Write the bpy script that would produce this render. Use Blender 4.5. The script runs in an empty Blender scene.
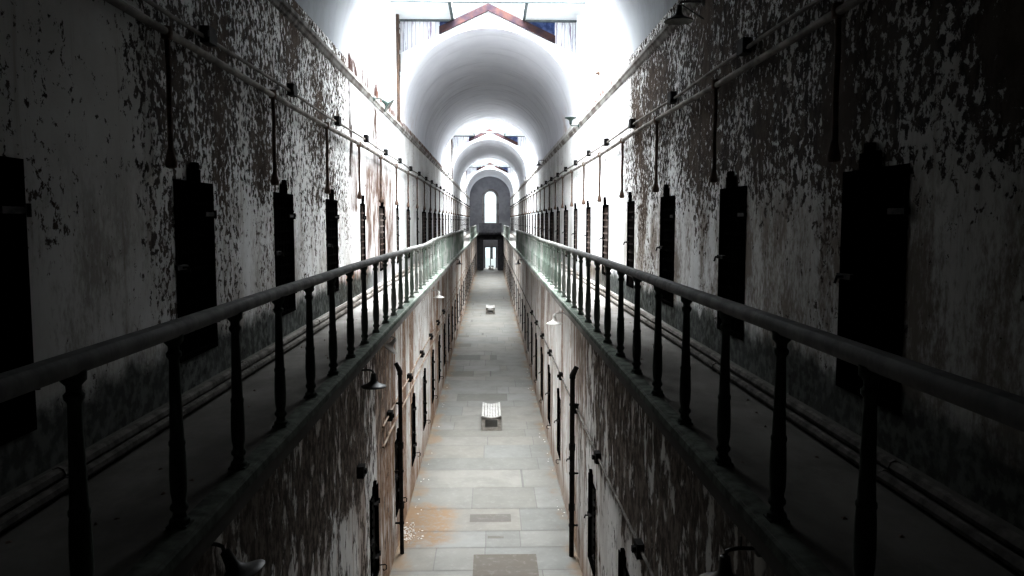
import bpy, math, random
from mathutils import Vector, Matrix
random.seed(7)
C = bpy.context.scene.collection
PI = math.pi
E = 6.30            # eye height over the passage floor
G = 4.77            # gallery floor level
WU = 2.68           # half width between the gallery walls
WL = 1.68           # half width between the passage walls
SP = E + 3.07       # springing of the vaults
YB, YF = -4.0, 106.0
BAYS = [(15.75, 24.55), (46.5, 57.4), (75.0, 90.4)]
EYE = Vector((0.05, 0, E))

# ------------------------------------------------------------------ mesh helper
class MB:
    def __init__(s): s.v, s.f = [], []
    def quad(s, *p):
        n = len(s.v); s.v += [tuple(q) for q in p]; s.f.append(tuple(range(n, n+len(p))))
    def box(s, x0, x1, y0, y1, z0, z1, m=None):
        n = len(s.v)
        ps = [(x, y, z) for z in (z0, z1) for y in (y0, y1) for x in (x0, x1)]
        if m is not None: ps = [tuple(m @ Vector(p)) for p in ps]
        s.v += ps
        for a in ((0,2,3,1),(4,5,7,6),(0,1,5,4),(2,6,7,3),(0,4,6,2),(1,3,7,5)):
            s.f.append(tuple(n+i for i in a))
    def bar(s, a, b, w, h, up=(0,0,1)):
        a, b = Vector(a), Vector(b); d = (b-a); L = d.length; d.normalize()
        u = Vector(up); sd = d.cross(u).normalized(); u = sd.cross(d).normalized()
        m = Matrix((( sd.x, d.x, u.x, a.x),(sd.y, d.y, u.y, a.y),(sd.z, d.z, u.z, a.z),(0,0,0,1)))
        s.box(-w/2, w/2, 0, L, -h/2, h/2, m)
    def lathe(s, prof, n=14, c=(0,0,0), m=None, close=False):
        k = len(s.v)
        for r, z in prof:
            for i in range(n):
                a = 2*PI*i/n
                p = Vector((c[0]+r*math.cos(a), c[1]+r*math.sin(a), c[2]+z))
                s.v.append(tuple(m @ p) if m is not None else tuple(p))
        for j in range(len(prof)-1):
            for i in range(n):
                s.f.append((k+j*n+i, k+j*n+(i+1)%n, k+(j+1)*n+(i+1)%n, k+(j+1)*n+i))
        if close:
            s.f.append(tuple(k+i for i in reversed(range(n))))
            s.f.append(tuple(k+(len(prof)-1)*n+i for i in range(n)))
    def tube(s, pts, r, n=8, caps=True):
        pts = [Vector(p) for p in pts]; k = len(s.v); N = len(pts)
        ref = Vector((0.13, 0.29, 0.95))
        for j, p in enumerate(pts):
            d = (pts[min(j+1, N-1)] - pts[max(j-1, 0)]).normalized()
            rr = ref if abs(d.dot(ref)) < .9 else Vector((1, .1, 0))
            u = d.cross(rr).normalized(); w = d.cross(u).normalized()
            q = r[j] if isinstance(r, (list, tuple)) else r
            for i in range(n):
                a = 2*PI*i/n
                s.v.append(tuple(p + u*q*math.cos(a) + w*q*math.sin(a)))
        for j in range(N-1):
            for i in range(n):
                s.f.append((k+j*n+i, k+j*n+(i+1)%n, k+(j+1)*n+(i+1)%n, k+(j+1)*n+i))
        if caps:
            s.f.append(tuple(k+i for i in range(n))); s.f.append(tuple(k+(N-1)*n+i for i in reversed(range(n))))
    def build(s, name, mat, parent=None, smooth=False, bevel=0):
        me = bpy.data.meshes.new(name); me.from_pydata(s.v, [], s.f)
        import bmesh
        b = bmesh.new(); b.from_mesh(me); bmesh.ops.recalc_face_normals(b, faces=b.faces); b.to_mesh(me); b.free()
        me.materials.append(mat)
        if smooth:
            for p in me.polygons: p.use_smooth = True
            try: me.set_sharp_from_angle(angle=math.radians(42))
            except Exception: pass
        o = bpy.data.objects.new(name, me); C.objects.link(o)
        if parent: o.parent = parent
        if bevel:
            md = o.modifiers.new('edge', 'BEVEL'); md.width = bevel; md.segments = 2; md.limit_method = 'ANGLE'
        return o

def tag(o, label=None, cat=None, group=None, kind=None):
    if label: o['label'] = label
    if cat: o['category'] = cat
    if group: o['group'] = group
    if kind: o['kind'] = kind
    return o
def empty(name, loc=(0,0,0), rz=0):
    o = bpy.data.objects.new(name, None); C.objects.link(o); o.location = loc; o.rotation_euler = (0,0,rz)
    o.empty_display_size = .1
    return o
def copy_tree(o, parent=None):
    c = o.copy(); C.objects.link(c); c.parent = parent
    for ch in list(o.children): copy_tree(ch, c)
    return c
ORD = ['first','second','third','fourth','fifth','sixth','seventh','eighth','ninth','tenth','eleventh','twelfth','thirteenth','fourteenth','fifteenth','sixteenth','seventeenth','eighteenth','nineteenth','twentieth']
def ordinal(n):
    if n < 20: return ORD[n]
    t = {2:'twenty', 3:'thirty', 4:'forty'}[(n+1)//10]; r = (n+1) % 10
    return {2:'twentieth',3:'thirtieth',4:'fortieth'}[(n+1)//10] if r == 0 else t+'-'+ORD[r-1]

# ------------------------------------------------------------------ materials
class NT:
    def __init__(s, name):
        s.m = bpy.data.materials.new(name); s.m.use_nodes = True
        s.t = s.m.node_tree; s.b = s.t.nodes['Principled BSDF']
        s.tc = s.t.nodes.new('ShaderNodeTexCoord')
    def n(s, ty, **k):
        o = s.t.nodes.new('ShaderNode'+ty)
        for a, v in k.items(): setattr(o, a, v)
        return o
    def link(s, a, b): s.t.links.new(a, b)
    def val(s, sock, v):
        if isinstance(v, (int, float, tuple, list)): sock.default_value = v
        else: s.link(v, sock)
    def math(s, op, a, b=0.0, c=None, clamp=False):
        o = s.n('Math', operation=op, use_clamp=clamp)
        s.val(o.inputs[0], a); s.val(o.inputs[1], b)
        if c is not None: s.val(o.inputs[2], c)
        return o.outputs[0]
    def pos(s, scale=(1,1,1)):
        mp = s.n('Mapping'); s.link(s.tc.outputs['Object'], mp.inputs[0]); mp.inputs['Scale'].default_value = scale
        return mp.outputs[0]
    def noise(s, scale, vec=(1,1,1), detail=5, rough=.6, dist=0.0):
        o = s.n('TexNoise'); s.link(s.pos(vec), o.inputs['Vector'])
        o.inputs['Scale'].default_value = scale; o.inputs['Detail'].default_value = detail
        o.inputs['Roughness'].default_value = rough; o.inputs['Distortion'].default_value = dist
        return o.outputs[0]
    def step(s, v, lo, hi, to0=0.0, to1=1.0):
        o = s.n('MapRange', interpolation_type='SMOOTHSTEP')
        s.val(o.inputs[0], v); s.val(o.inputs[1], lo); s.val(o.inputs[2], hi); o.inputs[3].default_value = to0; o.inputs[4].default_value = to1
        return o.outputs[0]
    def mix(s, f, a, b):
        o = s.n('Mix', data_type='RGBA')
        s.val(o.inputs[0], f)
        for sock, v in ((o.inputs[6], a), (o.inputs[7], b)):
            if isinstance(v, tuple): sock.default_value = (*v[:3], 1)
            else: s.link(v, sock)
        return o.outputs[2]
    def xyz(s):
        o = s.n('SeparateXYZ'); s.link(s.tc.outputs['Object'], o.inputs[0]); return o.outputs
    def rect(s, y, z, y0, y1, z0, z1, soft=.15):
        a = s.math('MULTIPLY', s.step(y, y0-soft, y0+soft), s.step(y, y1-soft, y1+soft, 1, 0))
        b = s.math('MULTIPLY', s.step(z, z0-soft, z0+soft), s.step(z, z1-soft, z1+soft, 1, 0))
        return s.math('MULTIPLY', a, b)
    def bump(s, h, strength=.5, dist=.02):
        o = s.n('Bump'); o.inputs['Strength'].default_value = strength; o.inputs['Distance'].default_value = dist
        s.link(h, o.inputs['Height']); s.link(o.outputs[0], s.b.inputs['Normal'])
    def done(s, col, rough=.85, metal=0.0, spec=.3):
        s.val(s.b.inputs['Base Color'], (*col, 1) if isinstance(col, tuple) else col)
        s.val(s.b.inputs['Roughness'], rough); s.b.inputs['Metallic'].default_value = metal
        s.b.inputs['Specular IOR Level'].default_value = spec
        return s.m

def simple(name, c1, c2, scale=6, rough=.8, vec=(1,1,1), metal=0, bump=.2, lo=.35, hi=.65, spec=.1):
    t = NT(name); n = t.noise(scale, vec, 6, .65)
    t.bump(n, bump, .01)
    return t.done(t.mix(t.step(n, lo, hi), c1, c2), rough, metal, spec)

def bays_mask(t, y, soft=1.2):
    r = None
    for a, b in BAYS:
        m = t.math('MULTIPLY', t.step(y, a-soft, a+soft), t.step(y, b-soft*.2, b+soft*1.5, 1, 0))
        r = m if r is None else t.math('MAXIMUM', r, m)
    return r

def upper_wall(name, left):
    t = NT(name); x, y, z = t.xyz()
    ze = t.math('SUBTRACT', z, E)
    fine = t.noise(12.0, (1,1,.9), 9, .72, .3)
    big = t.noise(.75, (1,1,.6), 4, .55)
    mid = t.noise(2.6, (1,1,.7), 5, .6, .4)
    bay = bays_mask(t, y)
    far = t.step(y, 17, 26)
    # more peeling above the doors, less on the smooth lower wall
    hgt = t.step(ze, -.6, .9, -.085 if left else -.10, .03)
    d = t.math('ADD', fine, hgt)
    d = t.math('ADD', d, t.math('MULTIPLY', t.math('SUBTRACT', big, .5), .48))
    d = t.math('ADD', d, t.math('MULTIPLY', t.math('SUBTRACT', mid, .5), .22))
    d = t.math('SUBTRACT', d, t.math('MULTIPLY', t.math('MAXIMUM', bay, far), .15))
    if left:
        d = t.math('SUBTRACT', d, t.step(y, 5.2, 7.0, .085, 0))       # nearest stretch keeps most of its paint
        d = t.math('ADD', d, t.math('MULTIPLY', t.rect(y, ze, 6.2, 9.0, -1.2, .1, .5), .05))
    else:
        d = t.math('ADD', d, t.math('MULTIPLY', t.rect(y, ze, 3, 14, .3, 3.2, .4), .035))
    peel = t.step(d, .492, .525)
    streak = t.noise(2.6, (2.2,2.2,.16), 5, .7)
    grime = t.noise(.9, (1,1,1), 6, .65)
    paint = t.mix(t.step(grime, .3, .7), (.56,.555,.54), (.72,.72,.715))
    paint = t.mix(t.math('MULTIPLY', t.step(streak, .52, .72), .55), paint, (.34,.29,.25))
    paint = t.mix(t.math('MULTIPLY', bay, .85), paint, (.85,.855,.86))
    sub = t.mix(t.step(t.noise(7, (1,1,.7), 5, .7), .38, .62), (.020,.016,.014), (.088,.073,.062))
    sub = t.mix(t.math('MULTIPLY', t.step(big, .45, .65), .45), sub, (.085,.055,.036))
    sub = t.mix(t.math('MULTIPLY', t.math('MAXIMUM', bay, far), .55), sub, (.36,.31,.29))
    # old brown under-coat on the smooth lower part
    warm = t.math('MULTIPLY', t.step(ze, .7, -.2), t.step(t.math('ADD', t.noise(1.3, (1,1,.5), 6, .7), t.math('MULTIPLY', t.math('SUBTRACT', t.noise(22, (1,1,.5), 5, .7), .5), .5)), .42, .62))
    warm = t.math('MULTIPLY', warm, t.step(y, 13.5, 17, 1, .35))
    paint = t.mix(t.math('MULTIPLY', warm, .6 if left else .9), paint, (.215,.18,.15))
    col = t.mix(peel, paint, sub)
    mu = t.n('Mix', data_type='RGBA', blend_type='MULTIPLY'); t.link(t.math('MULTIPLY', t.step(y, 9, 3.5), .45), mu.inputs[0]); t.link(col, mu.inputs[6]); mu.inputs[7].default_value = (.31,.285,.245,1); col = mu.outputs[2]  # shade of the near end multiplied into the wall colour
    # bare brown plaster and brick where the rain gets in
    wob = t.math('MULTIPLY', t.math('SUBTRACT', t.noise(1.6, (1,1,.6), 6, .7), .5), 1.1)
    yw = t.math('ADD', y, wob); zw = t.math('ADD', ze, t.math('MULTIPLY', wob, .6))
    if left:
        rs = [(15.7,19.6,2.86,3.24,.10,(.040,.016,.011)), (19.5,24.6,2.86,3.14,.06,(.085,.042,.030)), (24.6,46,2.86,3.09,.06,(.15,.085,.065)), (15.74,16.1,.9,2.7,.05,(.03,.018,.013)),
              (18.9,19.8,.6,2.7,.10,(.05,.028,.018)), (17.6,22.8,-1.3,1.35,.4,(.14,.095,.075)), (14.6,17.8,-1.6,-.95,.25,(.20,.10,.06)), (16.0,16.7,.2,1.3,.12,(.12,.075,.055))]
    else:
        rs = [(17.0,22.5,2.86,3.04,.05,(.075,.024,.014)), (17.6,22,-1.5,-1.0,.3,(.20,.15,.11))]
    speck = t.step(t.noise(3.2, (1,1,.35), 7, .7), .40, .58)
    for (a, b, c, dd, sf, cc) in rs:
        m = t.math('MULTIPLY', t.rect(yw, zw, a, b, c, dd, sf), t.math('ADD', t.math('MULTIPLY', speck, .5), .5))
        col = t.mix(m, col, cc)
    # damp black-green foot of the wall
    foot = t.step(t.math('ADD', ze, t.math('MULTIPLY', t.math('SUBTRACT', t.noise(2.2, (1,1,1), 6, .7), .5), .55)), -1.02, -1.22)
    foot = t.math('MULTIPLY', foot, t.step(y, 17, 22, 1, .25))
    col = t.mix(t.math('MULTIPLY', foot, .93), col, t.mix(t.step(t.noise(9, (1,1,1), 4, .6), .42, .62), (.018,.022,.020), (.085,.095,.085)))
    h = t.math('ADD', t.math('MULTIPLY', peel, -1.0), t.math('MULTIPLY', t.noise(16, (1,1,1), 4, .6), .35))
    t.bump(h, .55, .012)
    return t.done(col, .92, 0, .06)

def lower_wall(name, left):
    t = NT(name); x, y, z = t.xyz()
    fine = t.noise(5, (1,1,.55), 8, .68, .3)
    big = t.noise(.6, (1,1,.6), 4, .55)
    wob = t.math('MULTIPLY', t.math('SUBTRACT', t.noise(1.1, (1,1,1), 5, .65), .5), .8)
    up = t.step(t.math('ADD', z, wob), 2.35, 2.85)
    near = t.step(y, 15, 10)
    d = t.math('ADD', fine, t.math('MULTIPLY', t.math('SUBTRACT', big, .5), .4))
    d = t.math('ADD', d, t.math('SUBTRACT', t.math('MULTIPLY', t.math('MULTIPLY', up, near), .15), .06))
    peel = t.step(d, .47, .56)
    streak = t.noise(.75, (1,1,.13), 6, .68)
    paint = t.mix(t.step(t.noise(1.2, (1,1,.5), 6, .65), .3, .7), (.62,.60,.575), (.86,.85,.835))
    paint = t.mix(t.math('MULTIPLY', t.step(streak, .50, .54), t.math('MULTIPLY', t.step(fine, .30, .55, .45, 1.0), t.step(y, 9, 14, .35, 1))), paint, (.30,.19,.125) if left else (.33,.255,.21))
    sub = t.mix(t.step(t.noise(8, (1,1,.7), 6, .7), .4, .62), (.06,.048,.040), (.22,.185,.16))
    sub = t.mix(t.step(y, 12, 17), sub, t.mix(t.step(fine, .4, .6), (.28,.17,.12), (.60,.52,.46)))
    col = t.mix(peel, paint, sub)
    low = t.step(t.math('ADD', z, wob), .75, .2)
    col = t.mix(t.math('MULTIPLY', low, .55), col, (.36,.25,.18))
    t.bump(t.math('ADD', t.math('MULTIPLY', peel, -1), t.noise(14, (1,1,1), 5, .65)), .8, .02)
    return t.done(col, .92, 0, .05)

def vault_mat():
    t = NT('vault_plaster'); x, y, z = t.xyz()
    ring = t.noise(1.4, (.25, 1.5, .25), 6, .65)
    n = t.noise(1.1, (1,1,1), 5, .6)
    c = t.mix(t.step(n, .3, .7), (.745,.757,.80), (.80,.812,.85))
    c = t.mix(t.math('MULTIPLY', t.step(ring, .52, .66), t.step(y, 27, 35, .2, .5)), c, (.50,.50,.53))
    rust = t.math('MULTIPLY', t.rect(y, z, 24.1, 30, SP-.6, SP+.5, .5), t.step(n, .45, .6))
    c = t.mix(t.math('MULTIPLY', rust, .5), c, (.45,.33,.29))
    # mottled dirt on the near vault, then near-end shade mixed into its colour
    dirt = t.math('MULTIPLY', t.step(t.noise(4, (1,1,.6), 7, .7), .44, .58), t.step(y, 15.5, 11))
    c = t.mix(t.math('MULTIPLY', dirt, .6), c, (.25,.22,.20)); c = t.mix(t.math('MULTIPLY', t.step(y, 18.5, 13.0), .9), c, (.22,.235,.245))
    t.bump(t.noise(9, (1,1,1), 5, .6), .25, .01)
    return t.done(c, .9, 0, .06)

def floor_mat():
    t = NT('passage_flagstone'); x, y, z = t.xyz()
    at = t.n('Attribute', attribute_name='slab'); col = at.outputs['Color']
    n = t.noise(1.3, (1,1,1), 7, .65)
    f = t.noise(7, (1,1,1), 6, .65)
    col = t.mix(t.math('MULTIPLY', t.step(n, .42, .68), .35), col, (.17,.165,.155))
    col = t.mix(t.math('MULTIPLY', t.step(f, .5, .7), .22), col, (.31,.305,.295))
    wob = t.math('MULTIPLY', t.math('SUBTRACT', n, .5), 2.0)
    xx = t.math('ADD', x, t.math('MULTIPLY', wob, .5))
    st = t.math('MULTIPLY', t.rect(t.math('ADD', y, wob), xx, 15.2, 17.3, -2.2, -.75, .28), t.step(f, .25, .6))
    col = t.mix(t.math('MULTIPLY', st, .85), col, (.235,.16,.10))
    ed = t.math('MULTIPLY', t.step(t.math('ABSOLUTE', xx), 1.42, 1.66), t.step(t.noise(.8, (1,1,1), 4, .6), .4, .6))
    col = t.mix(t.math('MULTIPLY', ed, .7), col, (.25,.18,.12))
    t.bump(f, .15, .01)
    return t.done(col, t.step(n, .3, .7, .72, .9), 0, .12)

def gallery_mat():
    t = NT('gallery_concrete'); x, y, z = t.xyz()
    n = t.noise(1.4, (1,.6,1), 7, .65); f = t.noise(11, (1,1,1), 5, .7)
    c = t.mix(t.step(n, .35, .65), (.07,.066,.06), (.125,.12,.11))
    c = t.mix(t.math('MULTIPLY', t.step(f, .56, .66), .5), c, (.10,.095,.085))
    c = t.mix(t.math('MULTIPLY', t.step(y, 8, 15), .85), c, t.mix(t.step(n, .35, .65), (.30,.28,.262), (.46,.445,.425)))  # pale dust farther on; the dark near end is shade put into the colour
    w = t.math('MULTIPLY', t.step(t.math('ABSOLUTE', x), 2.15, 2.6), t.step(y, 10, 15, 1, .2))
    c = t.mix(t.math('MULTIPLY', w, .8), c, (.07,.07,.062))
    t.bump(f, .3, .01)
    return t.done(c, .9, 0, .06)

def door_paint():
    t = NT('black_iron'); n = t.noise(8, (1,1,.5), 6, .65)
    return t.done(t.mix(t.step(n, .4, .7), (.002,.002,.002), (.005,.0045,.004)), .95, 0, .0)

def board_mat():
    t = NT('peeling_white_boards'); x, y, z = t.xyz()
    n = t.noise(3.0, (5,1,.35), 6, .7)
    c = t.mix(t.step(n, .5, .62), (.72,.73,.76), (.30,.25,.33))
    w = t.n('TexWave'); w.bands_direction = 'X'; w.inputs['Scale'].default_value = 2.6; t.link(t.tc.outputs['Object'], w.inputs[0])
    c = t.mix(t.step(w.outputs[1], .06, .0), c, (.35,.33,.38))
    return t.done(c, .8)

def glass_mat(name, tint=(1,1,1), gl=.06):
    m = bpy.data.materials.new(name); m.use_nodes = True; t = m.node_tree; t.nodes.clear()
    o = t.nodes.new('ShaderNodeOutputMaterial'); a = t.nodes.new('ShaderNodeBsdfTransparent'); b = t.nodes.new('ShaderNodeBsdfGlossy'); mx = t.nodes.new('ShaderNodeMixShader')
    n = t.nodes.new('ShaderNodeTexNoise'); n.inputs['Scale'].default_value = 2.0
    mr = t.nodes.new('ShaderNodeMapRange'); mr.inputs[3].default_value = gl*.6; mr.inputs[4].default_value = gl*1.4
    a.inputs[0].default_value = (*tint, 1); b.inputs['Roughness'].default_value = .15
    t.links.new(n.outputs[0], mr.inputs[0]); t.links.new(mr.outputs[0], mx.inputs[0])
    t.links.new(a.outputs[0], mx.inputs[1]); t.links.new(b.outputs[0], mx.inputs[2]); t.links.new(mx.outputs[0], o.inputs[0])
    return m

M = {}
M['wl'] = upper_wall('peeling_plaster_west', True); M['wr'] = upper_wall('peeling_plaster_east', False)
M['ll'] = lower_wall('passage_plaster_west', True); M['lr'] = lower_wall('passage_plaster_east', False)
M['vault'] = vault_mat(); M['floor'] = floor_mat(); M['gal'] = gallery_mat(); M['door'] = door_paint(); M['board'] = board_mat()
M['white'] = simple('white_limewash', (.82,.83,.84), (.87,.88,.89), 1.5)
M['ceilboard'] = simple('white_painted_board', (.75,.78,.79), (.82,.85,.86), 2)
M['rafter'] = simple('red_brown_timber', (.040,.030,.040), (.088,.050,.044), 3.2, vec=(1,1,1))
M['post'] = simple('weathered_post', (.05,.042,.04), (.15,.105,.08), 6, vec=(1,1,.4))
M['paleframe'] = simple('pale_blue_grey_timber', (.11,.13,.135), (.17,.19,.195), 5)
M['slate'] = simple('blue_slate', (.03,.05,.13), (.12,.16,.30), 5)
M['greentrim'] = simple('grey_green_paint', (.12,.14,.12), (.30,.33,.29), 3.0, vec=(1,.6,1), bump=.4)
M['rail'] = simple('worn_rail_paint', (.10,.10,.095), (.20,.19,.185), 7, rough=.62, vec=(1,.3,1))
M['bal'] = simple('green_cast_iron', (.085,.105,.09), (.16,.20,.17), 9, rough=.75, vec=(1,1,.6), bump=.35)
M['cornice'] = simple('cornice_plaster', (.20,.18,.165), (.45,.44,.42), 4, vec=(1,.7,1))
M['pipe'] = simple('painted_pipe', (.11,.10,.09), (.27,.25,.23), 5, vec=(1,.5,1), bump=.3)
M['pipe_rust'] = simple('pale_rusted_conduit', (.27,.185,.13), (.46,.41,.36), 4, vec=(1,.4,1))
M['drop'] = simple('rusted_drop_pipe', (.07,.05,.042), (.16,.11,.085), 7)
M['iron'] = simple('dark_iron', (.010,.010,.010), (.035,.030,.027), 9, rough=.8)
M['box'] = simple('black_box', (.012,.012,.013), (.035,.032,.03), 9)
M['lampdark'] = simple('rusted_enamel', (.012,.012,.013), (.05,.045,.04), 8, rough=.5, spec=.5)
M['lampin'] = simple('dull_reflector', (.22,.22,.21), (.34,.34,.32), 8, rough=.6)
M['lampgreen'] = simple('pale_green_enamel', (.045,.065,.058), (.085,.115,.105), 8, rough=.5)
M['lampwhite'] = simple('pale_enamel', (.50,.47,.44), (.70,.69,.67), 8, rough=.5)
M['slat'] = simple('pale_bench_slat', (.36,.35,.33), (.48,.47,.45), 8, vec=(4,.5,1))
M['bench'] = simple('grey_bench_frame', (.26,.24,.22), (.36,.34,.31), 12)
M['debris'] = simple('paint_flakes', (.55,.53,.50), (.75,.74,.72), 8)
M['dirt'] = simple('ground_outside', (.75,.74,.72), (.85,.84,.82), 3)
M['endwall'] = simple('grey_end_plaster', (.34,.34,.365), (.45,.45,.475), .9, bump=.3)
M['parapet'] = simple('dark_grey_parapet', (.13,.13,.14), (.20,.20,.21), 2)
M['darkwood'] = simple('dark_portal_timber', (.035,.035,.04), (.075,.072,.075), 4)
M['glass'] = glass_mat('sky_glass', (.97,.985,1.0), .05)
def near_shaded(name, near, far, y0, y1, rough=.9, spec=.05):  # paints shade into the colour: dark at the near end, lighter down the hall
    t = NT(name); g = t.n('NewGeometry'); sp = t.n('SeparateXYZ'); t.link(g.outputs['Position'], sp.inputs[0])
    n = t.step(t.noise(7, (1,1,.6), 6, .65), .35, .65); n2 = t.n('TexNoise'); t.link(g.outputs['Position'], n2.inputs[0]); n2.inputs['Scale'].default_value = 1.1
    f = t.step(sp.outputs[1], y0, y1)
    c = t.mix(f, t.mix(n, *near), t.mix(t.step(n2.outputs[0], .4, .6), *far))
    return t.done(c, rough, 0, spec)
M['lattice'] = near_shaded('riveted_strap', ((.002,.002,.002),(.004,.004,.0035)), ((.10,.075,.065),(.20,.17,.155)), 14, 19, .95, 0.0)
M['greentrim'] = near_shaded('grey_green_edge_paint', ((.035,.040,.034),(.10,.115,.098)), ((.20,.23,.20),(.36,.38,.345)), 9, 22, .9, .04)
M['cornice'] = near_shaded('cornice_plaster_near_shaded', ((.05,.046,.042),(.20,.19,.18)), ((.24,.215,.20),(.48,.47,.45)), 10, 19, .9, .04)  # near length darkened in the colour to stand for shade
M['floorpipe'] = near_shaded('dusty_shaded_floor_pipe', ((.05,.047,.043),(.13,.122,.112)), ((.16,.145,.13),(.34,.32,.295)), 7, 16, .9, .05)  # dust tones, with near-end shade put into the colour
M['bal'] = near_shaded('green_cast_iron', ((.05,.06,.052),(.09,.105,.095)), ((.22,.262,.228),(.37,.38,.355)), 8, 17)  # near balusters coloured darker to read as backlit silhouettes
M['rail'] = near_shaded('worn_rail_paint', ((.075,.075,.073),(.14,.135,.13)), ((.19,.195,.18),(.30,.30,.285)), 9, 21, .7, .2)  # worn paint, its near length tinted dark as shade

# ------------------------------------------------------------------ shell
def struct(o, label=None, cat=None): return tag(o, label, cat, None, 'structure')

def wl(s): return 1.76 if s < 0 else WL
def wall_open(sgn, W, z0, z1, doors, dz0, dz1, rec, name, mat, label):
    """a long wall at x = sgn*W with recessed door openings (yc, width)"""
    mb = MB(); X = sgn*W; Xr = sgn*(W+rec)
    ys = []; cur = YB
    for yc, w in doors:
        a, b = yc-w/2, yc+w/2
        mb.quad((X,cur,z0),(X,a,z0),(X,a,z1),(X,cur,z1))
        mb.quad((X,a,z0),(X,b,z0),(X,b,dz0),(X,a,dz0)); mb.quad((X,a,dz1),(X,b,dz1),(X,b,z1),(X,a,z1))
        mb.quad((X,a,dz0),(X,b,dz0),(Xr,b,dz0),(Xr,a,dz0)); mb.quad((X,a,dz1),(X,b,dz1),(Xr,b,dz1),(Xr,a,dz1))
        mb.quad((X,a,dz0),(X,a,dz1),(Xr,a,dz1),(Xr,a,dz0)); mb.quad((X,b,dz0),(X,b,dz1),(Xr,b,dz1),(Xr,b,dz0))
        mb.quad((Xr,a,dz0),(Xr,b,dz0),(Xr,b,dz1),(Xr,a,dz1))
        cur = b
    mb.quad((X,cur,z0),(X,YF,z0),(X,YF,z1),(X,cur,z1))
    return struct(mb.build(name, mat), label, 'wall')

UD0, UD1 = E-1.25, E+.36
LD0, LD1 = .68, 2.13
def uw(i, s):
    y = (4.3 if s < 0 else 5.46)+3.2*i
    if i > 8: return 1.3 if 46 < y < 57.5 else 1.9
    if i > 6 and s > 0: return 1.4
    if s < 0: return {4:.62, 6:.55, 8:.5}.get(i, .97)
    return {3:.72}.get(i, .94)
NU = 31
up_l = [(4.30+3.2*k + ( .12 if uw(k,-1) < .9 else 0), uw(k,-1)) for k in range(NU)]
up_r = [(5.46+3.2*k - ( .1 if uw(k,1) < .9 else 0), uw(k,1)) for k in range(NU)]
lo_l = [(12.1+3.15*k, .86) for k in range(29)]
lo_r = [(9.4+3.13*k, .86) for k in range(30)]
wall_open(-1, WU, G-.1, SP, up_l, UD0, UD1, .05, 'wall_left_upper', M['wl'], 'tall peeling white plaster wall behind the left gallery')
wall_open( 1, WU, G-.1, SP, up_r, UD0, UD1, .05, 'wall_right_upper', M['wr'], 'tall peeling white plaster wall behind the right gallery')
wall_open(-1, wl(-1), -.05, G-.18, lo_l, LD0, LD1, .12, 'wall_left_lower', M['ll'], 'stained lower passage wall under the left gallery')
wall_open( 1, WL, -.05, G-.18, lo_r, LD0, LD1, .12, 'wall_right_lower', M['lr'], 'stained lower passage wall under the right gallery')

# vaults
def vault(y0, y1, name, label):
    mb = MB(); N = 40; S = max(2, int((y1-y0)/2))
    for i in range(N):
        a, b = PI*i/N, PI*(i+1)/N
        mb.quad((WU*math.cos(a), y0, SP+WU*math.sin(a)), (WU*math.cos(a), y1, SP+WU*math.sin(a)), (WU*math.cos(b), y1, SP+WU*math.sin(b)), (WU*math.cos(b), y0, SP+WU*math.sin(b)))
    import bmesh
    o = mb.build(name, M['vault'], smooth=False)
    b = bmesh.new(); b.from_mesh(o.data); bmesh.ops.remove_doubles(b, verts=b.verts, dist=1e-4); bmesh.ops.recalc_face_normals(b, faces=b.faces); b.to_mesh(o.data); b.free()
    for p in o.data.polygons: p.use_smooth = True
    struct(o, label, 'ceiling')
vault(YB, BAYS[0][0], 'ceiling_near', 'grimy barrel vault overhead nearest the viewer')
vault(BAYS[0][1], BAYS[1][0], 'ceiling_second', 'large smooth grey barrel vault beyond the first skylight')
vault(BAYS[1][1], BAYS[2][0], 'ceiling_third', 'smaller looking barrel vault beyond the second skylight')
vault(BAYS[2][1], YF, 'ceiling_end', 'farthest barrel vault joining the end wall with the arched window')

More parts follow.
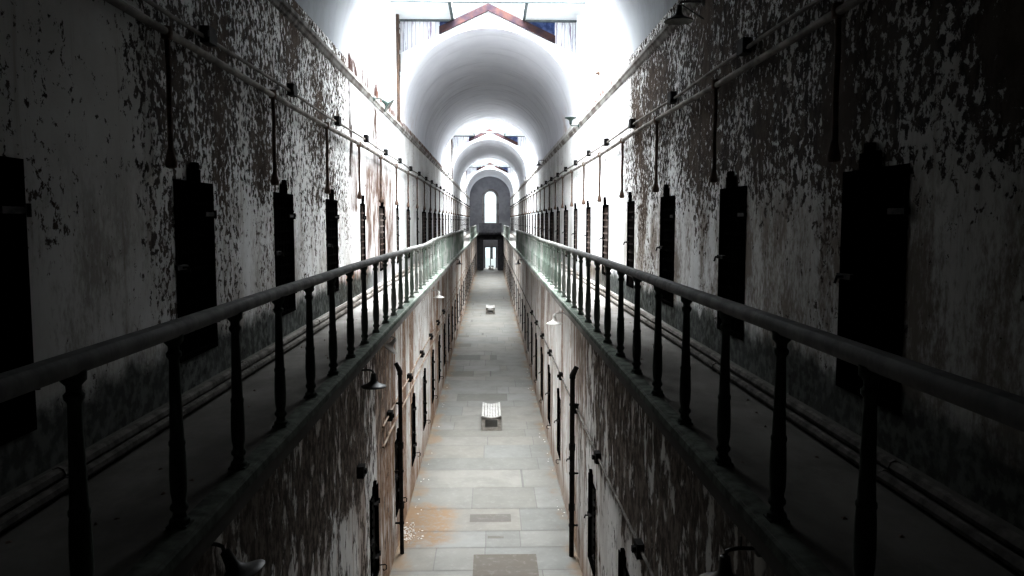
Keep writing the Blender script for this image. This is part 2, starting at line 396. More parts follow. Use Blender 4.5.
CH = E+5.97
def gz(x): return E+6.23-abs(x)*(1.25/2.68)
trim_n = [0]
def trim(mb, mat, label, **k):
    trim_n[0] += 1
    return struct(mb.build('trim_%d' % trim_n[0], mat, **k), label, 'trim')
BN = ['first skylight', 'second skylight', 'farthest skylight']
for bi, (y0, y1) in enumerate(BAYS):
    nm = BN[bi]
    for s, sd in ((-1,'left'),(1,'right')):
        mb = MB(); mb.quad((s*WU,y0,SP),(s*WU,y1,SP),(s*WU,y1,CH+.1),(s*WU,y0,CH+.1))
        struct(mb.build('wall_%s_well' % sd, M['wl' if s < 0 else 'wr']), 'white %s side wall of the %s well' % (sd, nm), 'wall')
    # far gable (plaster, arch cut out) and the near end wall
    for which, yy in (('far', y1), ('near', y0)):
        mb = MB(); N = 40
        for i in range(N):
            a, b = PI*i/N, PI*(i+1)/N
            xa, xb = WU*math.cos(a), WU*math.cos(b)
            ta, tb = (gz(xa), gz(xb)) if which == 'far' else (CH+.1, CH+.1)
            if which == 'far':
                for (p0, p1) in ((0, -.0),):
                    mb.quad((xa,yy,SP+WU*math.sin(a)), (xb,yy,SP+WU*math.sin(b)), (xb,yy,tb), (xa,yy,ta))
            else:
                mb.quad((xa,yy,SP+WU*math.sin(a)), (xb,yy,SP+WU*math.sin(b)), (xb,yy,max(tb, SP+WU*math.sin(b))), (xa,yy,max(ta, SP+WU*math.sin(a))))
        struct(mb.build('wall_%s_gable' % which, M['white']), 'white plaster gable over the vault at the %s end of the %s' % (which, nm), 'wall')
    # weathered boards filling the gable corners
    mb = MB()
    for (xa, xb) in ((-2.68,-1.46),(2.0,2.68)):
        n = 8
        for i in range(n):
            p, q = xa+(xb-xa)*i/n+.006, xa+(xb-xa)*(i+1)/n-.006
            zz = min(gz(p), gz(q))-.05
            mb.box(p, q, y1+.02, y1+.05, zz, CH+.1)
    struct(mb.build('wall_boards', M['board']), 'peeling vertical boards in the gable corners at the %s' % nm, 'wall')
    mb = MB(); N = 28
    for i in range(N):
        xa, xb = -1.46+3.46*i/N, -1.46+3.46*(i+1)/N
        if min(gz(xa), gz(xb)) < CH-.05: mb.quad((xa,y1+.03,gz(xa)-.02),(xb,y1+.03,gz(xb)-.02),(xb,y1+.03,max(CH-.04,gz(xb)-.02)),(xa,y1+.03,max(CH-.04,gz(xa)-.02)))
    struct(mb.build('roof_slates', M['slate']), 'dark blue slates behind the rafters of the %s' % nm, 'roof')
    # red-brown rafters
    mb = MB(); h = .21; sl = 1.38/2.68; up = Vector((0,-1,0))
    for s, xe in ((-1,-1.46),(1,2.0)):
        a = (0, y1-.07, E+6.34+h*.55); b = (xe, y1-.07, gz(xe)+h*.55)
        n = len(mb.v)
        for yy in (y1-.13, y1-.02):
            mb.v += [(0,yy,gz(0)),(xe,yy,gz(xe)),(xe,yy,gz(xe)+h),(0,yy,gz(0)+h)]
        for f in ((0,1,2,3),(4,7,6,5),(0,4,5,1),(3,2,6,7),(1,5,6,2),(0,3,7,4)): mb.f.append(tuple(n+i for i in f))
    trim(mb, M['rafter'], 'pair of red brown rafters over the white gable at the %s' % nm)
    # flat white boarded ceiling strip, cross beam
    for s, xa, xb, sd in ((-1,-WU,-1.02,'left'),(1,1.02,WU,'right')):
        mb = MB(); mb.box(xa, xb, y1-2.0, y1+.5, CH, CH+.04); mb.box(-1.12 if s<0 else 1.02, -1.02 if s<0 else 1.12, y1-2.0, y1+.5, CH-.01, CH+.2)
        struct(mb.build('ceiling_%s_soffit' % sd, M['ceilboard']), 'flat white boarded soffit on the %s side of the %s' % (sd, nm), 'ceiling')
    mb = MB(); mb.box(-WU, WU, y1-2.10, y1-2.0, CH-.02, CH+.10); mb.box(-WU, -1.02, y1-.10, y1-.01, CH-.05, CH); mb.box(1.02, WU, y1-.10, y1-.01, CH-.05, CH)
    mb.box(-1.10,-1.02,y1-2,y1+.4,CH-.03,CH+.02); mb.box(1.02,1.10,y1-2,y1+.4,CH-.03,CH+.02)
    trim(mb, M['paleframe'], 'thin white cross beam under the glass of the %s' % nm)
    # glass roof on bars
    gl = MB(); ra = E+7.5; yg = y1+.6
    for s in (-1, 1): gl.quad((s*WU,y0,CH+.12),(s*WU,yg,CH+.12),(0,yg,ra),(0,y0,ra))
    win = gl.build('window_%d' % (bi+1), M['glass'])
    struct(win, 'sloping roof glass of the %s' % nm, 'window')
    mb = MB(); k = int((yg-y0)/.9)
    for i in range(k+1):
        yy = y0+(yg-y0)*i/k
        for s in (-1, 1): mb.bar((s*WU,yy,CH+.14),(0,yy,ra+.02), .04, .05)
    mb.box(-.05,.05,y0,yg,ra-.04,ra+.04)
    mb.build('glazing_bars', M['ceilboard'], win)
    # brown corner posts with a dark side opening
    for s, sd in ((-1,'left'),(1,'right')):
        mb = MB(); X = s*(WU-.05)
        mb.box(min(X-s*.03, X+s*.05), max(X-s*.03, X+s*.05), y1-.68, y1-.50, E+2.9, CH)
        mb.box(min(X, X+s*.05), max(X, X+s*.05), y1-.08, y1-.02, E+4.3 if s<0 else E+5.2, CH)
        trim(mb, M['post'] if s < 0 else M['ceilboard'], 'weathered upright post at the %s far corner of the %s' % (sd, nm))
        if s < 0:
            mb = MB()
            mb.box(-WU+.012, -WU+.03, y1-.50, y1-.08, E+4.35, E+5.7)
            o = mb.build('window_%d' % (bi+5), M['slate'])
            struct(o, 'narrow dark side window beside the corner post of the %s' % nm, 'window')
            mb = MB()
            for zz in (E+4.32, E+4.95, E+5.55, E+5.72): mb.box(-WU+.01, -WU+.05, y1-.50, y1-.08, zz, zz+.1)
            mb.build('glazing_bars', M['ceilboard'], o)

# cornices on both walls
for s, sd in ((-1,'left'),(1,'right')):
    mb = MB(); pr = [(0,2.70),(.03,2.72),(.045,2.77),(.075,2.79),(.075,2.85),(.02,2.88),(0,2.88)]
    for (a, c), (b, d) in zip(pr, pr[1:]):
        mb.quad((s*(WU-a),YB,E+c),(s*(WU-a),YF,E+c),(s*(WU-b),YF,E+d),(s*(WU-b),YB,E+d))
    trim(mb, M['cornice'], 'long moulded cornice along the top of the %s gallery wall' % sd)

# galleries
for s, sd in ((-1,'left'),(1,'right')):
    mb = MB(); a, b = s*1.42, s*(WU+.02)
    mb.box(min(a,b), max(a,b), YB, YF, G-.17, G)
    struct(mb.build('floor_gallery_%s' % sd, M['gal']), 'dusty concrete walkway of the %s gallery' % sd, 'floor')
    mb = MB()
    pr = [(1.405,G+.006),(1.375,G-.01),(1.37,G-.06),(1.40,G-.075),(1.40,G-.17),(1.44,G-.20),(1.50,G-.20)]
    pr = [(1.50,G+.006)] + pr
    for (x0, z0), (x1, z1) in zip(pr, pr[1:]):
        mb.quad((s*(x0+.03),YB,z0),(s*(x0+.03),YF,z0),(s*(x1+.03),YF,z1),(s*(x1+.03),YB,z1))
    trim(mb, M['greentrim'], 'grey green painted edge moulding of the %s gallery floor' % sd)
# cross bridge the viewer stands on, behind the frame
mb = MB(); mb.box(-1.42, 1.42, YB, .8, G-.2, G-.004); struct(mb.build('floor_bridge', M['gal']), 'concrete bridge between the galleries at the near end', 'floor')
mb = MB(); mb.quad((-WU,YB,0),(WU,YB,0),(WU,YB,SP+WU),(-WU,YB,SP+WU)); struct(mb.build('wall_near', M['wr']), 'dark plaster wall closing the near end', 'wall')

# passage floor: flagstones with their own tints
verts, faces, cols = [], [], []
def slab(x0, x1, y0, y1, z, c):
    n = len(verts); verts.extend([(x0,y0,z),(x1,y0,z),(x1,y1,z),(x0,y1,z)]); faces.append((n,n+1,n+2,n+3)); cols.append(c)
slab(-1.86, WL+.1, YB, YF+2, 0, (.17,.165,.155))
y = YB
while y < YF+1.8:
    L = random.uniform(.75, 1.5); cuts = sorted([-1.78, WL+.02] + [random.uniform(-1.3, 1.3) for _ in range(random.choice((1,2,2,3)))])
    for a, b in zip(cuts, cuts[1:]):
        if b-a < .12: continue
        v = random.choice((.205,.21,.213,.216,.22,.228,.195)); w = random.uniform(-.004,.006)
        if 27 < y < 45: v *= 1.10 if random.random() < .85 else .82
        g = .009
        slab(a+g, b-g, y+g, y+L-g, .005, (v+w+.008, v+.004, v-.012-w))
    y += L
slab(-.40, .47, 16.30, 16.74, .007, (.15,.138,.125)); slab(-.28, .90, 13.3, 14.66, .007, (.145,.13,.112)); slab(-.02,.3,15.42,15.55,.007,(.16,.15,.135))
me = bpy.data.meshes.new('floor'); me.from_pydata(verts, [], faces); me.materials.append(M['floor'])
ca = me.color_attributes.new('slab', 'FLOAT_COLOR', 'CORNER')
for p, c in zip(me.polygons, cols):
    for li in p.loop_indices: ca.data[li].color = (*c, 1)
fl = bpy.data.objects.new('floor', me); C.objects.link(fl); struct(fl, 'pale flagstone floor of the long passage below', 'floor')

# end wall with arched window and doorway
mb = MB(); wh, wz0, wz1 = .83, E-.32, E+3.05; dh, dz = .78, 2.85; cx = .05
xs = sorted(set([-WU, WU, cx-wh, cx+wh, cx-dh, cx+dh] + [WU*math.cos(PI*i/36) for i in range(37)] + [cx+wh*math.cos(PI*i/16) for i in range(17)]))
def top(x): return SP+math.sqrt(max(0, WU*WU-x*x))
def wtop(x): return wz1+math.sqrt(max(0, wh*wh-(x-cx)**2))
for a, b in zip(xs, xs[1:]):
    m = (a+b)/2
    segs = []
    z = 'dz' if abs(m-cx) < dh else 'z0'
    lo = dz if abs(m-cx) < dh else -.05
    if abs(m-cx) < wh:
        mb.quad((a,YF,lo),(b,YF,lo),(b,YF,wz0),(a,YF,wz0)); mb.quad((a,YF,wtop(a)),(b,YF,wtop(b)),(b,YF,top(b)),(a,YF,top(a)))
    else:
        mb.quad((a,YF,lo),(b,YF,lo),(b,YF,top(b)),(a,YF,top(a)))
struct(mb.build('wall_far', M['endwall']), 'grey end wall with arched window over a doorway', 'wall')
def arch_pts(r, y): return [(cx-r,y,wz0)] + [(cx+r*math.cos(PI-PI*i/16), y, wz1+r*math.sin(PI*i/16)) for i in range(17)] + [(cx+r,y,wz0)]
mb = MB(); p = arch_pts(wh, YF+.06); mb.quad(*p); w4 = mb.build('window_4', M['glass']); struct(w4, 'tall arched window glowing white in the end wall', 'window')
mb = MB(); mb.tube(arch_pts(wh-.02, YF+.02), .05, 6); mb.tube(arch_pts(wh+.2, YF-.02), .07, 6); mb.box(cx-1.1, cx+1.1, YF-.12, YF+.1, wz0-.12, wz0)
mb.build('window_frame', M['cornice'], w4)
mb = MB()
for xx in (cx-dh, cx+dh-.08): mb.box(xx, xx+.08, YF-.05, YF+.15, 0, dz)
mb.box(cx-dh, cx+dh, YF-.05, YF+.15, dz-.08, dz); mb.box(cx-.05, cx+.05, YF+.02, YF+.1, 0, dz)
mb.box(cx+.07, cx+.30, YF+.9, YF+.94, 1.2, 2.75)
d0 = mb.build('door_1', M['darkwood']); struct(d0, 'bright open doorway with a centre post at the passage end', 'door')
for s in (-1, 1):
    mb = MB(); xa, xb = cx+s*.92, cx+s*1.68; mb.box(min(xa,xb), max(xa,xb), YF-4.5, YF-3.9, 0, E-1.9)
    struct(mb.build('pillar', M['darkwood']), 'dark pier on the %s under the end balcony' % ('left' if s < 0 else 'right'), 'pillar')
mb = MB(); mb.box(-1.40, 1.46, YF-5.6, YF-3.6, E-1.75, E-1.5)
bl = mb.build('floor_balcony', M['darkwood']); struct(bl, 'dark balcony crossing in front of the end wall under the arched window', 'balcony')
mb = MB(); mb.box(-1.38, 1.46, YF-5.6, YF-5.5, E-1.5, E-.34); mb.build('parapet', M['parapet'], bl); mb = MB(); mb.box(-1.38,1.46,YF-3.9,YF-3.7,E-2.45,E-1.75); mb.build('beam', M['darkwood'], bl)  # dark box below the slab stands in for shade under the balcony
mb = MB(); mb.quad((-12,YF+.3,-.02),(12,YF+.3,-.02),(12,YF+30,-.02),(-12,YF+30,-.02)); struct(mb.build('ground_outside', M['dirt']), 'pale bright ground outside the end doorway', 'ground')

# ------------------------------------------------------------------ railings
prof = [(.050,0),(.052,.012),(.050,.035),(.036,.045),(.032,.07),(.044,.085),(.046,.10),(.036,.115),(.034,.13),(.041,.17),(.043,.25),(.040,.36),(.037,.40),(.041,.408),(.041,.425),(.035,.433),(.030,.60),(.026,.78),(.025,.83),(.036,.845),(.038,.862),(.027,.875),(.028,.895),(.046,.915),(.048,.955)]
def rail_height(s, y):
    z = G+1.0
    if s < 0: z -= .05*math.exp(-((y-19.0)/2.2)**2) + .025*math.exp(-((y-15)/2.5)**2)
    else: z -= .02*math.exp(-((y-22)/3)**2)
    return z
first_bal = None
mbb = MB(); mbb.lathe(prof, 12, close=True)
mbb.box(-.052,.052,-.052,.052,0,.012)
def railing(s, ya, yb, label):
    global first_bal
    r = empty('gallery_railing', (s*1.513, ya, G)); tag(r, label, 'railing', 'iron railings along the galleries')
    n = int((yb-ya)*2)
    hp = [(-.046,-.02),(-.046,.018),(-.030,.036),(.030,.036),(.046,.018),(.046,-.02),(.030,-.038),(-.030,-.038)]
    mb = MB(); N = len(hp)
    for i in range(n+1):
        y = ya+(yb-ya)*i/n; z = rail_height(s, y)
        jx = .006*math.sin(y*.7)+.004*math.sin(y*1.9)
        mb.v += [(px+jx, y-ya, pz+z-G) for px, pz in hp]
        if i:
            k = (i-1)*N
            for j in range(N): mb.f.append((k+j, k+(j+1)%N, k+N+(j+1)%N, k+N+j))
    mb.f.append(tuple(range(N))); mb.f.append(tuple(n*N+j for j in range(N)))
    mb.build('handrail', M['rail'], r, smooth=True)
    y = math.ceil(ya)
    while y <= yb+.001:
        if first_bal is None:
            o = mbb.build('baluster', M['bal'], r, smooth=True); first_bal = o
        else:
            o = first_bal.copy(); C.objects.link(o); o.parent = r
        yy = y-(.10 if y > 4 else .05 if y > 3 else 0)
        o.location = (0, yy-ya, 0.004); o.scale = (1, 1, (rail_height(s, yy)-G-.03)/.955)
        y += 1
    return r
railing(-1, .6, 46.2, 'long left gallery railing of turned iron balusters under a grey handrail')
railing(1, .6, 45.0, 'long right gallery railing of turned iron balusters under a grey handrail')
railing(-1, 62, 88, 'short far left railing beyond the gap, near the end wall')
railing(1, 62, 88, 'short far right railing beyond the gap, near the end wall')

# ------------------------------------------------------------------ doors
def make_door(w, h, bolt):
    r = empty('door_2')                                          # faces +X, origin at the sill centre on the wall face
    mb = MB(); rc = .115 if bolt else .046; mb.box(-rc, -rc+.02, -w/2+.01, w/2-.01, .005, h-.005); mb.build('door_panel', M['door'], r)
    mb = MB()
    for i in range(1, 6): yy = -w/2+.05+(w-.1)*i/6; mb.box(-rc+.02, -rc+.03, yy-.018, yy+.018, .05, h-.05)
    for i in range(1, 10): zz = .05+(h-.1)*i/10; mb.box(-rc+.025, -rc+.038, -w/2+.05, w/2-.05, zz-.018, zz+.018)
    mb.build('lattice', M['lattice'], r)
    mb = MB(); t = .05
    for a, b in ((-w/2+.003, -w/2+t), (w/2-t, w/2-.003)): mb.box(-.045, .012, a, b, .003, h-.003)
    mb.box(-.045, .012, -w/2+t, w/2-t, h-t, h-.003); mb.box(-.045, .012, -w/2+t, w/2-t, .003, t)
    mb.build('door_frame', M['door'], r)
    mb = MB(); mb.box(-.02, .03, -w*.18, w*.10, h-.02, h+.11); mb.box(.002, .045, -w*.08, w*.02, h+.05, h+.17); mb.build('lintel_bracket', M['door'], r)
    for zz in (.28, h-.3):
        mb = MB(); mb.box(-.03, .018, w/2-.25, w/2+.02, zz-.02, zz+.02); mb.lathe([(.014,-.04),(.014,.04)], 8, (.02, w/2+.012, zz), close=True); mb.build('hinge', M['iron'], r)
    mb = MB(); mb.box(-.03, .025, -w/2-.02, -w/2+.22, h*.52-.02, h*.52+.02); mb.tube([(.0,-w/2+.1,h*.52),(.07,-w/2+.1,h*.52),(.085,-w/2+.1,h*.52-.05)], .012, 6); mb.build('latch', M['iron'], r)
    if bolt:
        for zz, yy in ((.02, w/2+.10),):
            mb = MB(); L = .09
            mb.tube([(0,yy,zz+.02),(L,yy,zz+.03),(L+.02,yy,zz+.01),(L+.015,yy,zz-.05),(L-.02,yy,zz-.07),(L-.04,yy,zz-.05)], .009, 6)
            mb.build('hold_back_hook', M['iron'], r)
    return r
dn = [2]
du = make_door(1.0, UD1-UD0, False); dl = make_door(.86, LD1-LD0, True)
used = set()
def place(proto, x, y, z, rz, sc, label, grp):
    o = copy_tree(proto) if proto.name in used else proto
    used.add(proto.name)
    o.location = (x, y, z); o.rotation_euler = (0, 0, rz); o.scale = (1, sc, 1)
    o.name = 'door_%d' % dn[0]; used.add(o.name) if o is proto else None; dn[0] += 1
    tag(o, label, 'door', grp, 'structure')
def one(i, where): return '%s black iron cell door from the near end of %s' % (ordinal(i), where)
for lst, s, where, proto, W, z, w0, grp in ((up_l,-1,'the left gallery',du,WU,UD0,1.0,'upper cell doors'),(up_r,1,'the right gallery',du,WU,UD0,1.0,'upper cell doors'),(lo_l,-1,'the lower left passage wall',dl,wl(-1),LD0,.86,'lower cell doors'),(lo_r,1,'the lower right passage wall',dl,WL,LD0,.86,'lower cell doors')):
    for i, (yc, w) in enumerate(lst):
        place(proto, s*W, yc, z, 0 if s < 0 else PI, w/w0, one(i, where), grp)

# ------------------------------------------------------------------ pipes
def wall_pipes(s, sd, y_first_box, y_first_drop, dlen):
    x1 = s*(WU-.07)
    o = empty('wall_mounted_conduit', (x1, 0, E+1.71)); tag(o, 'thin upper conduit strung with black boxes along the %s gallery wall' % sd, 'conduit')
    mb = MB(); mb.tube([(0.006*math.sin(y*1.3), y, .012*math.sin(y*.9+s)) for y in range(-3, 106, 2)], .02, 8); mb.build('conduit_run', M['pipe'], o, smooth=True)
    y = y_first_box; first = None
    while y < 104:
        if y > 1:
            if first is None:
                mb = MB(); mb.box(-.04,.05,-.10,.10,-.075,.075); mb.box(-.03,.045,-.13,.13,-.03,.03)
                c = mb.build('junction_box', M['box'], o); first = c
            else:
                c = first.copy(); C.objects.link(c); c.parent = o
            c.location = (-s*.01, y, .012*math.sin(y*.9+s)+.02)
        y += 3.2
    x2 = s*(WU-.085)
    o = empty('heating_pipe', (x2, 0, E+1.53)); tag(o, 'painted iron pipe with vertical drops along the %s gallery wall' % sd, 'pipe')
    mb = MB(); mb.tube([(0.004*math.sin(y*.8), y, .015*math.sin(y*.5+s)) for y in range(-3, 106, 2)], .034, 10); mb.build('pipe_run', M['pipe'], o, smooth=True)
    y = y_first_drop; first = None; k = 0
    while y < 104:
        if y > 1:
            if first is None:
                mb = MB(); mb.tube([(0,0,0),(.008,.004,-.3),(0,0,-.6),(.005,-.006,-dlen+.10)], .023, 8); mb.lathe([(.045,-.05),(.05,0),(.045,.05)], 10, close=True)
                c = mb.build('drop_pipe', M['drop'], o, smooth=True); first = c
                mb = MB(); mb.lathe([(.024,0),(.036,-.05),(.052,-.12),(.045,-.15),(.02,-.16)], 10, (0,0,-dlen+.12), close=True)
                mb.build('end_fitting', M['drop'], c, smooth=True)
            else:
                c = copy_tree(first, o)
            c.location = (0, y, 0)
        y += 3.2; k += 1
wall_pipes(-1, 'left', 1.36, 3.57, 1.06); wall_pipes(1, 'right', 4.96, 2.73, 1.06)
for s, sd in ((-1,'left'),(1,'right')):
    for xx, rr, zz, nm in ((2.34, .035, .045, 'outer'), (2.47, .04, .055, 'inner')):
        o = empty('floor_pipe', (s*xx, 0, G+zz)); tag(o, 'long %s floor pipe lying at the foot of the %s gallery wall' % (nm, sd), 'pipe')
        mb = MB(); mb.tube([(.006*math.sin(y*.6+xx*9), y, 0) for y in range(-3, 106, 2)], rr, 8); mb.build('pipe_run', M['floorpipe'], o, smooth=True)
        mb = MB(); mb.lathe([(rr+.006,-.05),(rr+.006,.05)], 8, m=Matrix.Rotation(PI/2, 4, 'X'), close=True)
        c = mb.build('coupling', M['floorpipe'], o); c.location = (0, 2.2+xx, 0)
        for k in range(1, 9): d = c.copy(); C.objects.link(d); d.location = (0, 2.2+3.5*k+xx, 0)
# lower wall conduits
for s, zz, nm, boxes, mt in ((-1,2.90,'upper',[10.7,13.8,17.2,20.3,23.4,26.6,29.8],'pipe_rust'),(-1,2.56,'lower',[],'pipe_rust'),(1,2.78,'single',[8.3,11.65,14.75,17.9,21.1,24.2,27.4,30.5],'pipe')):
    o = empty('wall_conduit', (s*(wl(s)-.03), 0, zz)); tag(o, '%s rusty conduit running along the lower %s passage wall' % (nm, 'left' if s < 0 else 'right'), 'conduit')
    mb = MB(); mb.tube([(0, y, .015*math.sin(y)) for y in range(-3 if s > 0 else 13, 72, 2)], .018, 8); mb.build('conduit_run', M[mt], o, smooth=True)
    for y in boxes:
        mb = MB(); mb.box(-.05,.06,-.09,.09,-.08,.08); mb.box(.0,.09,-.03,.03,-.03,.03) if s < 0 else mb.box(-.09,0,-.03,.03,-.03,.03)
        c = mb.build('junction_box', M['iron'], o); c.location = (0, y, 0)
# drain pipes
for s, yy, ztop, rr, sd in ((-1,14.75,3.5,.038,'left'),(1,14.55,3.45,.045,'right')):
    o = empty('drain_pipe', (s*(wl(s)-.12), yy, 0)); tag(o, 'black iron drain pipe standing against the lower %s passage wall' % sd, 'pipe')
    mb = MB(); mb.tube([(0,0,.005),(0,0,1.0),(0,0,2.2),(0,0,ztop)], rr, 10)
    for z in (.95, 2.1): mb.lathe([(rr+.014,-.06),(rr+.014,.06)], 10, (0,0,z), close=True)
    mb.build('pipe_run', M['iron'], o, smooth=True)
    mb = MB(); mb.tube([(0,0,ztop-.06),(0,0,ztop),(s*.02,0,ztop+.05),(s*.05,-.0,ztop+.11),(s*.075,0,ztop+.16)], [rr+.012,rr+.012,rr+.008,rr,rr], 10); mb.build('elbow', M['iron'], o, smooth=True)
    for z in (.6, 1.6, 2.9):
        mb = MB(); mb.lathe([(rr+.01,-.02),(rr+.01,.02)], 10, (0,0,z), close=True); mb.box(min(0,s*.118), max(0,s*.118), -.012, .012, z-.015, z+.015); mb.build('clamp', M['iron'], o)

# ------------------------------------------------------------------ lamps
def lamp(loc, s, arm, mat, label, brace=False, flip=False, tilt=0.0, inner='lampin'):
    """wall at -X for s=-1 (arm grows towards +X)"""
    d = -s
    r = empty('wall_lamp', loc); tag(r, label, 'lamp', 'bell shaded wall lamps')
    mb = MB(); m = Matrix.Rotation(PI/2*d, 4, 'Y'); mb.lathe([(.05,0),(.05,.015),(.03,.03),(.016,.035)], 10, m=m, close=True); mb.build('wall_plate', M[mat], r)
    f = -1 if flip else 1
    mb = MB(); mb.tube([(0,0,0),(d*arm*.6,0,.005),(d*(arm-.04),0,.0),(d*(arm-.01),0,-.012*f),(d*arm,0,-.05*f)], .013, 8)
    mb.tube([(d*arm*.55,0,0),(d*arm*.55,0,.075)], .006, 6); mb.build('arm', M[mat], r, smooth=True)
    if brace:
        mb = MB(); mb.tube([(d*(arm-.03),0,-.03),(0,0,-.20)], .008, 6); mb.build('brace', M[mat], r)
    sh = empty('shade_pivot')
    C.objects.unlink(sh); bpy.data.objects.remove(sh)
    mb = MB(); pr = [(.018,.0),(.032,-.01),(.036,-.05),(.040,-.09),(.052,-.12),(.085,-.145),(.13,-.165),(.168,-.178),(.175,-.19),(.172,-.197)]
    mb.lathe(pr, 24)
    s1 = mb.build('shade', M[mat], r, smooth=True); s1.location = (d*arm, 0, -.035*f); s1.rotation_euler = (PI if flip else 0, tilt, 0)
    mb = MB(); mb.lathe([(.168,-.193),(.12,-.172),(.08,-.152),(.045,-.125),(.03,-.10),(.002,-.098)], 24); mb.build('reflector', M[inner], s1, smooth=True)
    mb = MB(); mb.lathe([(.002,-.17),(.020,-.165),(.028,-.145),(.02,-.115),(.014,-.10)], 12); mb.build('bulb', M['lampin'], s1, smooth=True)
    return r
XW = WL-.005; XL = wl(-1)-.005; XU = WU-.075
lamp((-XL, 10.8, E-2.03), -1, .21, 'lampdark', 'dark bell shaded lamp on the lower left wall just before the drain pipe')
lamp((-XL, 13.7, E-2.0), -1, .17, 'lampwhite', 'grey lamp hanging crooked on the lower left wall by the drain pipe', tilt=.7)
lamp((-XL, 24.6, E-2.14), -1, .21, 'lampwhite', 'pale bell lamp under the left gallery edge, beyond the crooked one')
lamp((-XL, 41.0, E-2.0), -1, .21, 'lampdark', 'tiny dark lamp far down the lower left wall')
lamp((-XL, 4.8, E-1.98), -1, .17, 'lampdark', 'tilted dark lamp under the left gallery at the bottom of the view', tilt=-.45)
lamp((XW, 4.65, E-1.98), 1, .21, 'lampdark', 'dark bell lamp under the right gallery at the bottom of the view')
lamp((XW, 17.1, E-1.99), 1, .25, 'lampwhite', 'pale bell lamp on the lower right wall beneath the green gallery edge', )
lamp((XW, 41.0, E-2.0), 1, .21, 'lampdark', 'tiny dark lamp far down the lower right wall')
lamp((XU+.0, 9.74, E+2.60), 1, .30, 'lampdark', 'large dark bell lamp on braced arm high on the right wall', brace=True)
lamp((XU, 23.3, E+2.72), 1, .24, 'lampgreen', 'upturned pale green lamp on the right cornice under the first skylight', flip=True)
lamp((-XU, 18.6, E+2.76), -1, .20, 'lampgreen', 'crooked grey green lamp on the left cornice under the first skylight', tilt=-.9)
for s, y, lab in ((-1,47.0,'small lamp on the left cornice at the second skylight'),(1,38.5,'small lamp on the right cornice inside the large vault'),(1,52.6,'small lamp on the right cornice under the second skylight'),(-1,77.0,'tiny lamp on the left cornice at the farthest skylight'),(1,81.0,'tiny lamp on the right cornice at the farthest skylight')):
    lamp((s*XU, y, E+2.85), s, .24, 'lampdark', lab)

# ------------------------------------------------------------------ benches
def bench(loc, label, proto=None):
    if proto:
        r = copy_tree(proto)
    else:
        r = empty('slatted_bench'); W, L, H = .60, 1.75, .47
        def seat_z(x): return H-.075+.065*(abs(x)/(W/2))**1.8
        for yy in (0, L-.16):
            mb = MB(); t = .115
            for s in (-1, 1):
                a, b = s*W/2, s*(W/2-t); mb.box(min(a,b), max(a,b), yy, yy+.16, 0, H-.06)
            mb.box(-W/2+t, W/2-t, yy, yy+.16, 0, .09)
            for i in range(8):
                a, b = -W/2+W*i/8, -W/2+W*(i+1)/8
                z1 = seat_z((a+b)/2); mb.box(a, b, yy, yy+.16, H-.13, z1-.012)
            mb.build('end_frame', M['bench'], r)
        mb = MB()
        for s in (-1, 1):
            a, b = s*(W/2-.02), s*(W/2-.07); mb.box(min(a,b), max(a,b), .16, L-.16, .10, .34)
        mb.build('side_panel', M['bench'], r)
        n = 7
        for i in range(n):
            x = -W/2+.045+(W-.09)*i/(n-1); sl = math.copysign(.065*1.8*(abs(x)/(W/2))**.8/(W/2), x)
            mb = MB(); m = Matrix.Translation((x,0,seat_z(x))) @ Matrix.Rotation(-math.atan(sl), 4, 'Y')
            mb.box(-.034,.034,-.03,L+.03,-.012,.018, m); mb.build('seat_slat', M['slat'], r)
    r.location = loc; tag(r, label, 'bench', 'slatted benches along the passage'); return r
b1 = bench((.065, 23.6, .006), 'pale slatted bench with concave seat, the nearest on the passage floor')
bench((.03, 53.5, .006), 'small looking slatted bench in the middle distance of the passage', b1)
bench((.12, 102.8, .006), 'tiny dark looking bench in front of the bright end doorway', b1)

o = empty('wall_spigot', (WU, 19.5, E+3.52)); tag(o, 'short pipe stub sticking out of the white wall above the upturned lamp', 'pipe stub')
mb = MB(); mb.tube([(0,0,0),(-.34,0,-.01)], .014, 8); mb.build('stub', M['drop'], o)
mb = MB(); mb.lathe([(.055,0),(.05,.03),(.03,.07),(.018,.09)], 12, m=Matrix.Rotation(-PI/2, 4, 'Y'), close=True); mb.build('flange', M['drop'], o)

# fallen paint flakes on the passage floor
mb = MB()
for i in range(160):
    x = -1.73+abs(random.gauss(0,.16)); y = random.gauss(15.75,.22) if i < 110 else random.uniform(15.4, 34); r = random.uniform(.008,.03)
    if i >= 110: x = random.choice((-1,1))*(WL-.03-abs(random.gauss(0,.1)))
    a = random.uniform(0, PI); c, s_ = math.cos(a)*r, math.sin(a)*r
    h = random.uniform(.006,.02); n = len(mb.v)
    mb.v += [(x+c,y+s_,.006),(x-s_,y+c,.008),(x-c,y-s_,.006),(x+s_*.6,y-c*.6,.006),(x,y,.006+h)]
    mb.f += [(n,n+1,n+4),(n+1,n+2,n+4),(n+2,n+3,n+4),(n+3,n,n+4)]
tag(mb.build('debris', M['debris']), 'white flakes of fallen paint scattered along the passage wall foot', 'debris', None, 'stuff')
mb = MB()
for i in range(420):
    s = random.choice((-1,1)); x = s*random.choice((random.uniform(1.62,2.25), random.uniform(2.56,2.64))); y = random.uniform(3.5, 40); r = random.uniform(.006,.025)
    a = random.uniform(0, PI); c, s_ = math.cos(a)*r, math.sin(a)*r; n = len(mb.v); z = G
    mb.v += [(x+c,y+s_,z),(x-s_,y+c,z+.003),(x-c,y-s_,z),(x+s_*.6,y-c*.6,z),(x,y,z+random.uniform(.004,.016))]
    mb.f += [(n,n+1,n+4),(n+1,n+2,n+4),(n+2,n+3,n+4),(n+3,n,n+4)]
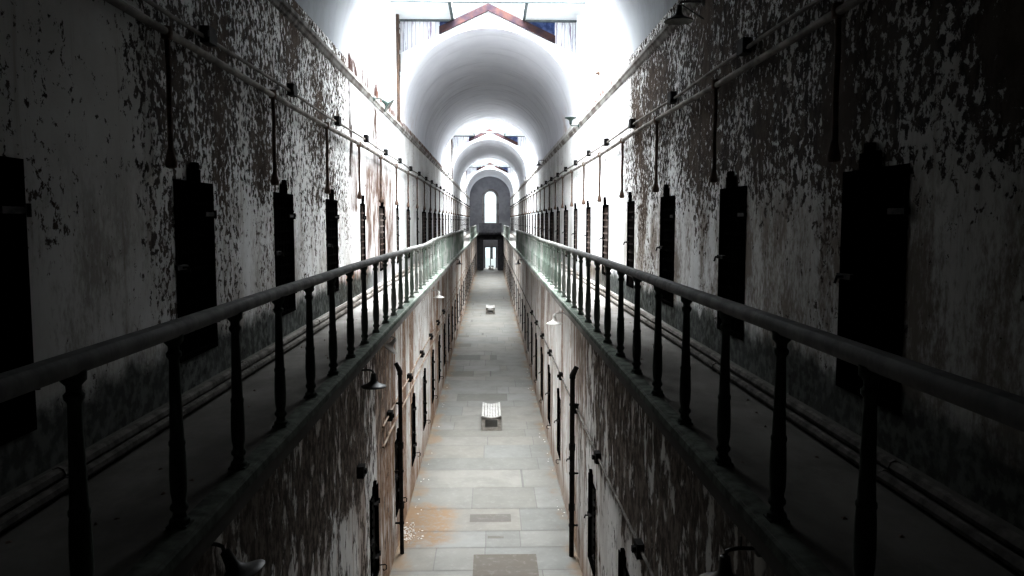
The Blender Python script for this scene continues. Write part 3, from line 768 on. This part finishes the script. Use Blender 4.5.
tag(mb.build('debris', M['drop']), 'dark paint chips and dirt scattered over the gallery floors', 'debris', None, 'stuff')

# ------------------------------------------------------------------ light
w = bpy.data.worlds.new('overcast'); bpy.context.scene.world = w; w.use_nodes = True
bg = w.node_tree.nodes['Background']; bg.inputs[0].default_value = (.86,.97,1.0,1); bg.inputs[1].default_value = 1.15
LIGHT = [1.0, .78, .55]
for (y0, y1), k in zip(BAYS, LIGHT):
    L = bpy.data.lights.new('skylight', 'AREA'); L.shape = 'RECTANGLE'; L.size = 5.2; L.size_y = y1-y0-.2
    L.energy = 50*3.14*5.2*(y1-y0)*k; L.color = (.965,.985,1.0)
    o = bpy.data.objects.new('skylight_daylight', L); C.objects.link(o); o.location = (0, (y0+y1)/2, E+9.2)
for nm, loc, sx, sz, e in (('window_daylight', (cx, YF+.5, E+1.85), 1.75, 4.4, 300), ('doorway_daylight', (cx, YF+1.2, 1.45), 1.5, 2.7, 200)):
    L = bpy.data.lights.new(nm, 'AREA'); L.shape = 'RECTANGLE'; L.size = sx; L.size_y = sz; L.energy = e; L.color = (.95,.98,1)
    o = bpy.data.objects.new(nm, L); C.objects.link(o); o.location = loc; o.rotation_euler = (-PI/2, 0, 0)

# ------------------------------------------------------------------ camera
cam = bpy.data.cameras.new('camera'); co = bpy.data.objects.new('camera', cam); C.objects.link(co)
cam.sensor_width = 36; cam.lens = 36*800/1024; cam.clip_end = 300; cam.clip_start = .05
pitch = math.atan((288-220.5)/800); yaw = math.atan((512-490.5)/800)
co.location = EYE; co.rotation_euler = (PI/2-pitch, 0, -yaw)
sc = bpy.context.scene; sc.camera = co
sc.view_settings.view_transform = 'Standard'; sc.view_settings.look = 'None'; sc.view_settings.exposure = .18; sc.view_settings.gamma = .8
cy = sc.cycles
cy.max_bounces = 12; cy.diffuse_bounces = 10; cy.glossy_bounces = 2; cy.transparent_max_bounces = 8; cy.sample_clamp_indirect = 12
cy.use_denoising = True; cy.caustics_reflective = False; cy.caustics_refractive = False
